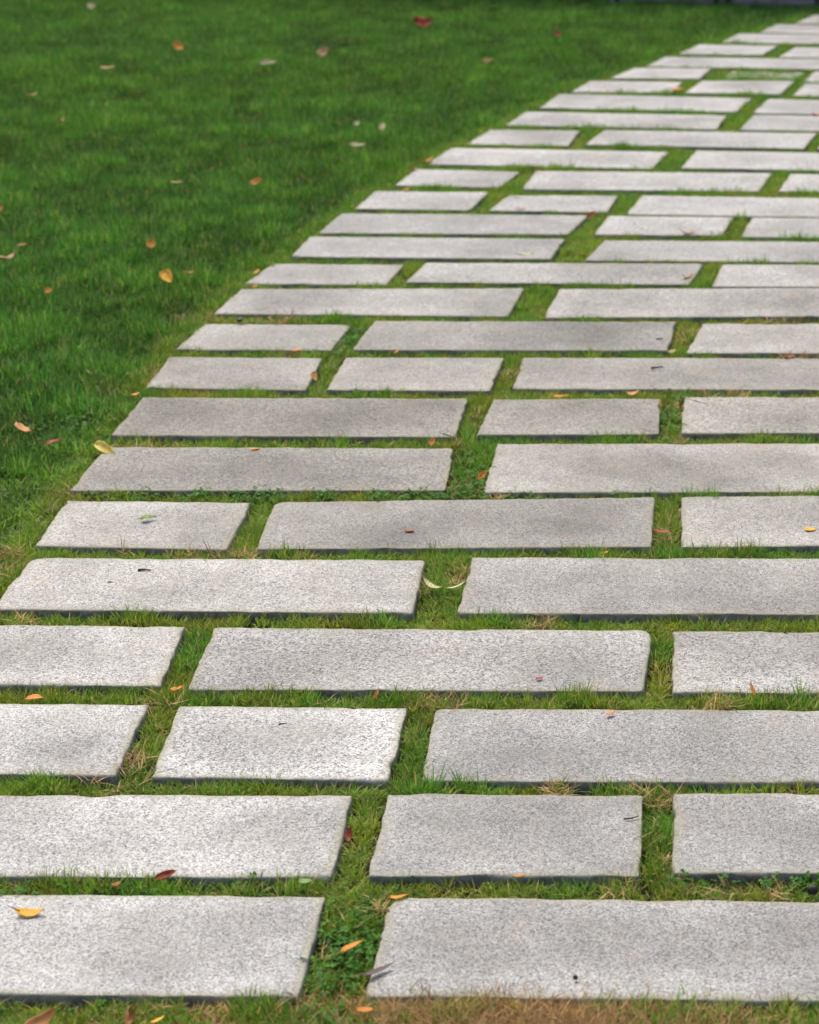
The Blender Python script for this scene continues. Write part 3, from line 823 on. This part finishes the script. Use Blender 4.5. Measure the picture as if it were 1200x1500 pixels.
# --- short grass in the joints
R = np.random.default_rng(5)
M0 = 420000
y = R.uniform(2.45, 12.4, M0); x = R.uniform(-1.5, 3.3, M0)
inpath = (x > left_edge(y) - .06) & (x < right_edge(y) + .05)
inpath |= (y < ly[0] + .05) & (x > -1.6) & (x < 1.5)
d, fr = slab_distance(x, y)
n1 = value_noise(x, y, 2.3, 11); n2 = value_noise(x, y, 9, 12); n3 = value_noise(x, y, 30, 13)
keep = inpath & (d > .004)
vis = in_sight(x, y, .05)
dens_here = M0 / (9.95 * 4.8)
keep &= R.uniform(size=M0) < np.where(vis, 9200, 1700) / dens_here
keep &= ~((d < .011) & (value_noise(x, y, 19, 14) < .52) & (R.uniform(size=M0) < .85))
shadow_gap = (fr < .013) & (n2 < .40)                 # bare slots under the near faces
keep &= ~(shadow_gap & (R.uniform(size=M0) < .93))
bare = (n2 + .35 * n3 > 1.06) & (y < 8)
keep &= ~(bare & (R.uniform(size=M0) < .8))
# the dry strip in front of the first row
strip = np.clip((2.825 - y) / .02, 0, 1) * np.exp(-((x + .185) / .20) ** 4) * np.clip((value_noise(x, y, 22, 61) - .18) * 4, 0, 1)
keep &= R.uniform(size=M0) > .93 * strip
sunk = SL[[i for i, s in enumerate(SLABS) if s[0] == 22][1]]          # turf has crept over the sunken slab
sx = R.uniform(sunk[:, 0].min(), sunk[:, 0].max(), 700); sy = R.uniform(sunk[:, 1].min() - .01, sunk[:, 1].max(), 700)
sm_ = (value_noise(sx, sy, 14, 31) > .60) | (sy < sunk[:, 1].min() + .11)
x, y, n1, n2, n3, d, fr = [a[keep] for a in (x, y, n1, n2, n3, d, fr)]
x = np.concatenate([x, sx[sm_]]); y = np.concatenate([y, sy[sm_]])
n1, n2, n3, d, fr = [np.concatenate([a, np.full(sm_.sum(), .6)]) for a in (n1, n2, n3, d, fr)]
n = len(x)
zz = GROUND_Z + .011 + .006 * n2
pts = np.stack([x, y, zz], 1)
lush = np.clip((n1 - .5) * 2.2, 0, 1)
hgt = (.58 + .50 * n2 + .28 * lush) * R.uniform(.8, 1.25, n)
tall = R.uniform(size=n) < .012
hgt = np.where(tall, hgt * 1.6, hgt)
clump = value_noise(x, y, 13, 51)
hgt = hgt * (.84 + .36 * np.clip((clump - .5) * 3, 0, 1))
hgt = np.where((fr < .035) & (clump > .60), hgt * 1.10, hgt)
br = .70 + .50 * n3
yl = np.clip((value_noise(x, y, 14, 41) - .45) * 2.0, 0, 1)
far = np.clip((y - 5) / 6, 0, 1)
tint = np.stack([br * (1.08 - .48 * lush + .60 * yl) * (1 - .35 * np.clip((clump - .55) * 3, 0, 1)) * (1 - .18 * far), br * (1.0 - .12 * lush), br * (.92 + .15 * lush)], 1)
scl = np.stack([R.uniform(.9, 1.3, n), R.uniform(.9, 1.3, n), hgt], 1)
JOINT_V = make_variants('joint', M_JOINT, 20, joint_tuft)
scatter('joint_grass', 'short yellowish green grass filling the joints between the slabs', 'grass', pts, rots(n, R, .25), scl, tint, JOINT_V, 20, 2)
n_joint = n

# --- straw: the dry strip before the first row, and scraps in the joints and at the lawn edge
R = np.random.default_rng(7)
A = []
x = R.uniform(-.75, .6, 26000); y = R.uniform(2.45, 2.83, 26000)
d, fr = slab_distance(x, y)
w = np.clip((2.83 - y) / .02, 0, 1) * np.exp(-((x + .185) / .23) ** 4) * (.45 + .55 * value_noise(x, y, 25, 4)) + .05
m = (d > .004) & (R.uniform(size=26000) < w)
A.append(np.stack([x[m], y[m], np.full(m.sum(), GROUND_Z + .010)], 1))
x = R.uniform(-1.5, 1.2, 60000); y = R.uniform(2.7, 6.5, 60000)
d, fr = slab_distance(x, y)
m = (d > .006) & (x > left_edge(y) - .22) & (value_noise(x, y, 8, 21) > .66) & (R.uniform(size=60000) < .14)
A.append(np.stack([x[m], y[m], GROUND_Z + .014 + .010 * R.uniform(size=m.sum())], 1))
pts = np.concatenate(A); n = len(pts)
tint = np.repeat(R.uniform(.5, 1.25, n)[:, None], 3, 1)
DRY_V = make_variants('dry', M_DRY, 12, dry_tuft)
scatter('dry_grass', 'dry straw brown grass along the front of the path and in its joints', 'dry grass', pts, rots(n, R, .2),
        np.repeat(R.uniform(.8, 1.25, n)[:, None], 3, 1), tint, DRY_V, 12, 3)

# --- clover and other weeds
R = np.random.default_rng(9)
A = []
for cx, cy, sx, sy, k in ((-.47, 2.95, .045, .09, 150), (-.80, 4.87, .26, .022, 210), (-.44, 4.98, .045, .09, 170), (-.02, 5.45, .03, .10, 70),
                          (-.86, 6.1, .03, .10, 80), (.25, 3.15, .12, .02, 60), (-.95, 3.13, .2, .02, 40), (-1.42, 5.35, .05, .1, 60), (-1.1, 2.78, .25, .03, 60)):
    a = np.stack([R.normal(cx, sx, k), R.normal(cy, sy, k)], 1)
    A.append(a)
A = np.concatenate(A)
d, fr = slab_distance(A[:, 0], A[:, 1])
A = A[d > .007]; n = len(A)
CLOVER_V = make_variants('clover', M_CLOVER, 10, clover_tuft)
scatter('clover', 'dark green clover and small weeds in the joints', 'clover', np.concatenate([A, np.full((n, 1), GROUND_Z + .012)], 1), rots(n, R, .15),
        np.repeat(R.uniform(.8, 1.3, n)[:, None], 3, 1), np.repeat(R.uniform(.8, 1.2, n)[:, None], 3, 1), CLOVER_V, 10, 4)

# ------------------------------------------------------------------ fallen leaves, each a thing of its own
LEAF_COL = {'yellow': (.80, .52, .07), 'orange': (.72, .335, .05), 'brown': (.42, .18, .06), 'red': (.40, .085, .045), 'pale': (.68, .66, .40),
            'tan': (.50, .36, .17), 'lemon': (.74, .62, .17), 'green': (.24, .42, .13), 'purple': (.16, .12, .13), 'peach': (.60, .345, .135)}
PROFILE = {'lance': lambda t: math.sin(math.pi * t ** .8) ** .9, 'oval': lambda t: math.sin(math.pi * t ** .72) ** .62, 'tri': lambda t: math.sin(math.pi * t ** .5) ** .85 * (1 + .18 * math.sin(t * 19))}
def make_leaf(mode, X, Y, Z, length, width, yaw, colour, shape, label, k):
    R = np.random.default_rng(900 + k)
    nu, nv = 13, 7
    V, F, VE = [], [], []
    cup = R.uniform(.10, .30) * (1 if R.uniform() < .75 else -1) if mode == 'f' else R.uniform(.2, .5)
    bend = R.uniform(-.05, .22)
    crum = .10 if shape == 'tri' else .035
    ph = R.uniform(0, 6.28, 3)
    for i in range(nu):
        t = i / (nu - 1)
        w = width * .5 * max(.02, PROFILE[shape](min(.999, max(.001, t))))
        for j in range(nv):
            s = j / (nv - 1) * 2 - 1
            xx = (t - .5) * length
            yy_ = s * w + length * .05 * math.sin(t * 3 + ph[0])
            zz_ = cup * abs(s) ** 1.6 * w + bend * length * (2 * t - 1) ** 2 + crum * width * math.sin(t * 9 + ph[1]) * math.sin(s * 3 + ph[2])
            V.append((xx, yy_, zz_)); VE.append(1.0 if j == nv // 2 else 0.0)
    for i in range(nu - 1):
        for j in range(nv - 1):
            a = i * nv + j
            F.append((a, a + nv, a + nv + 1, a + 1))
    P = np.array(V)
    if mode == 'f':
        M = Matrix.Rotation(math.radians(yaw), 4, 'Z') @ Matrix.Rotation(R.uniform(-.12, .12), 4, 'X')
    else:                                             # stands on edge in the grass, leaning back
        M = Matrix.Rotation(R.uniform(-.35, .35), 4, 'Z') @ Matrix.Rotation(math.radians(42), 4, 'X') @ Matrix.Rotation(math.radians(yaw), 4, 'Z')
    W = np.array([M @ Vector(p) for p in V])
    lo = W[:, 2].min()
    W[:, 2] -= lo if mode == 'f' else W[:, 2].mean()
    o = mesh_obj('fallen_leaf', W, F, M_LEAF)
    at = o.data.attributes.new('vein', 'FLOAT', 'POINT'); at.data.foreach_set('value', VE)
    sm = o.modifiers.new('thickness', 'SOLIDIFY'); sm.thickness = .0006
    o.location = (X, Y, Z)
    c = LEAF_COL[colour]; f = R.uniform(.88, 1.12)
    o.color = (c[0] * f, c[1] * f * R.uniform(.94, 1.06), c[2] * f, 1)
    tag(o, label, 'leaf', 'fallen autumn leaves')
    if length > .030:                                 # the stalk shows on the larger ones
        a = (W[nv // 2] + 0); b = W[nv + nv // 2]
        dr = (a - b) / (np.linalg.norm(a - b) + 1e-9)
        p0 = W[2 * nv + nv // 2]; p1 = a + dr * length * .22
        if mode == 'f': p1[2] = max(p1[2], .0012)
        bm = bmesh.new(); rr = .0006; prev = None
        for t in np.linspace(0, 1, 5):
            p = p0 * (1 - t) + p1 * t + np.array((0, 0, .0010))
            ring = [bm.verts.new((p[0] + rr * math.cos(q), p[1] + rr * math.sin(q) * .7, p[2] + rr * math.sin(q))) for q in np.linspace(0, 6.283, 5)[:-1]]
            if prev:
                for q in range(4): bm.faces.new((prev[q], prev[(q + 1) % 4], ring[(q + 1) % 4], ring[q]))
            prev = ring
        me = bpy.data.meshes.new('stalk'); bm.to_mesh(me); bm.free(); me.materials.append(M_STEM)
        link(bpy.data.objects.new('stalk', me), o)
    return o
for k, L in enumerate(LEAVES): make_leaf(*L, k)

# ------------------------------------------------------------------ twigs, pebbles, crumbs on the slabs
def lump(name, loc, size, mat, label, cat, group, seed, yaw=0):
    R = np.random.default_rng(seed)
    bm = bmesh.new(); bmesh.ops.create_icosphere(bm, subdivisions=2, radius=1)
    ph = R.uniform(0, 6, 3)
    for v in bm.verts:
        f = 1 + .18 * math.sin(v.co.x * 3 + ph[0]) + .14 * math.sin(v.co.y * 4 + ph[1]) + .10 * math.sin(v.co.z * 5 + ph[2])
        v.co = Vector((v.co.x * size[0] * f, v.co.y * size[1] * f, v.co.z * size[2] * f))
    bmesh.ops.rotate(bm, verts=bm.verts, cent=(0, 0, 0), matrix=Matrix.Rotation(yaw, 3, 'Z'))
    lo = min(v.co.z for v in bm.verts)
    for v in bm.verts: v.co.z -= lo
    me = bpy.data.meshes.new(name); bm.to_mesh(me); bm.free(); me.materials.append(mat)
    me.polygons.foreach_set('use_smooth', [True] * len(me.polygons))
    o = link(bpy.data.objects.new(name, me)); o.location = loc
    return tag(o, label, cat, group)
def twig(loc, length, yaw, r, label, seed):
    R = np.random.default_rng(seed)
    bm = bmesh.new(); prev = None
    side = Vector((-math.sin(yaw), math.cos(yaw), 0)); dr = Vector((math.cos(yaw), math.sin(yaw), 0))
    for k in range(8):
        t = k / 7
        p = dr * ((t - .5) * length) + side * (math.sin(t * 4 + seed) * length * .10) + Vector((0, 0, r + .10 * length * t * (1 - t)))
        q = r * (1 - .55 * t) * R.uniform(.85, 1.15)
        ring = [bm.verts.new(p + side * (q * math.cos(a)) + Vector((0, 0, q * math.sin(a)))) for a in np.linspace(0, 6.283, 7)[:-1]]
        if prev:
            for a in range(6): bm.faces.new((prev[a], prev[(a + 1) % 6], ring[(a + 1) % 6], ring[a]))
        else: bm.faces.new(ring[::-1])
        prev = ring
    bm.faces.new(prev)
    me = bpy.data.meshes.new('twig'); bm.to_mesh(me); bm.free(); me.materials.append(M_TWIG)
    o = link(bpy.data.objects.new('twig', me)); o.location = loc
    return tag(o, label, 'twig', 'bits of twig on the slabs')
lump('pebble', (-1.187, 6.263, .002), (.010, .008, .006), M_PEBBLE, 'black pebble at the back edge of a short tenth row slab', 'pebble', 'small dark pebbles', 1)
lump('pebble', (-.138, 2.853, .002), (.004, .0035, .003), M_PEBBLE, 'tiny black pebble on the long slab beside the dry grass strip', 'pebble', 'small dark pebbles', 2)
lump('pebble', (.201, 3.104, -.006), (.009, .007, .007), M_PEBBLE, 'dark bluish pebble in the joint behind the first row', 'pebble', 'small dark pebbles', 3)
twig((-1.056, 4.398, .002), .026, .25, .0024, 'dark twig bit on the whitish fifth row slab', 1)
twig((-.669, 3.680, .002), .014, .5, .0016, 'dark twig bit on the short whitish third row slab', 2)
twig((-.069, 3.333, .002), .026, .35, .0016, 'dark smear shaped as a twig bit at the end of the short grey second row slab', 3)  # a grey smear on the stone, modelled with twig geometry
twig((-.047, 5.817, .002), .032, .1, .0030, 'dark stain shaped as a twig bit in the middle of a grey ninth row slab', 4)  # twig shape added in place of a dark stain on the slab
twig((-.042, 6.085, .002), .018, .0, .0024, 'small dark stain shaped as a twig bit at the end of the long grey tenth row slab', 5)  # stands for a small stain, not a real twig
twig((-1.110, 4.336, .002), .010, .2, .0012, 'tiny dark twig bit beside a larger one on the fifth row slab', 6)
twig((.206, 4.077, .002), .010, -.4, .0012, 'tiny dark twig bit on fourth row slab', 7)
print('TUFTS', n_lawn, n_joint, n)
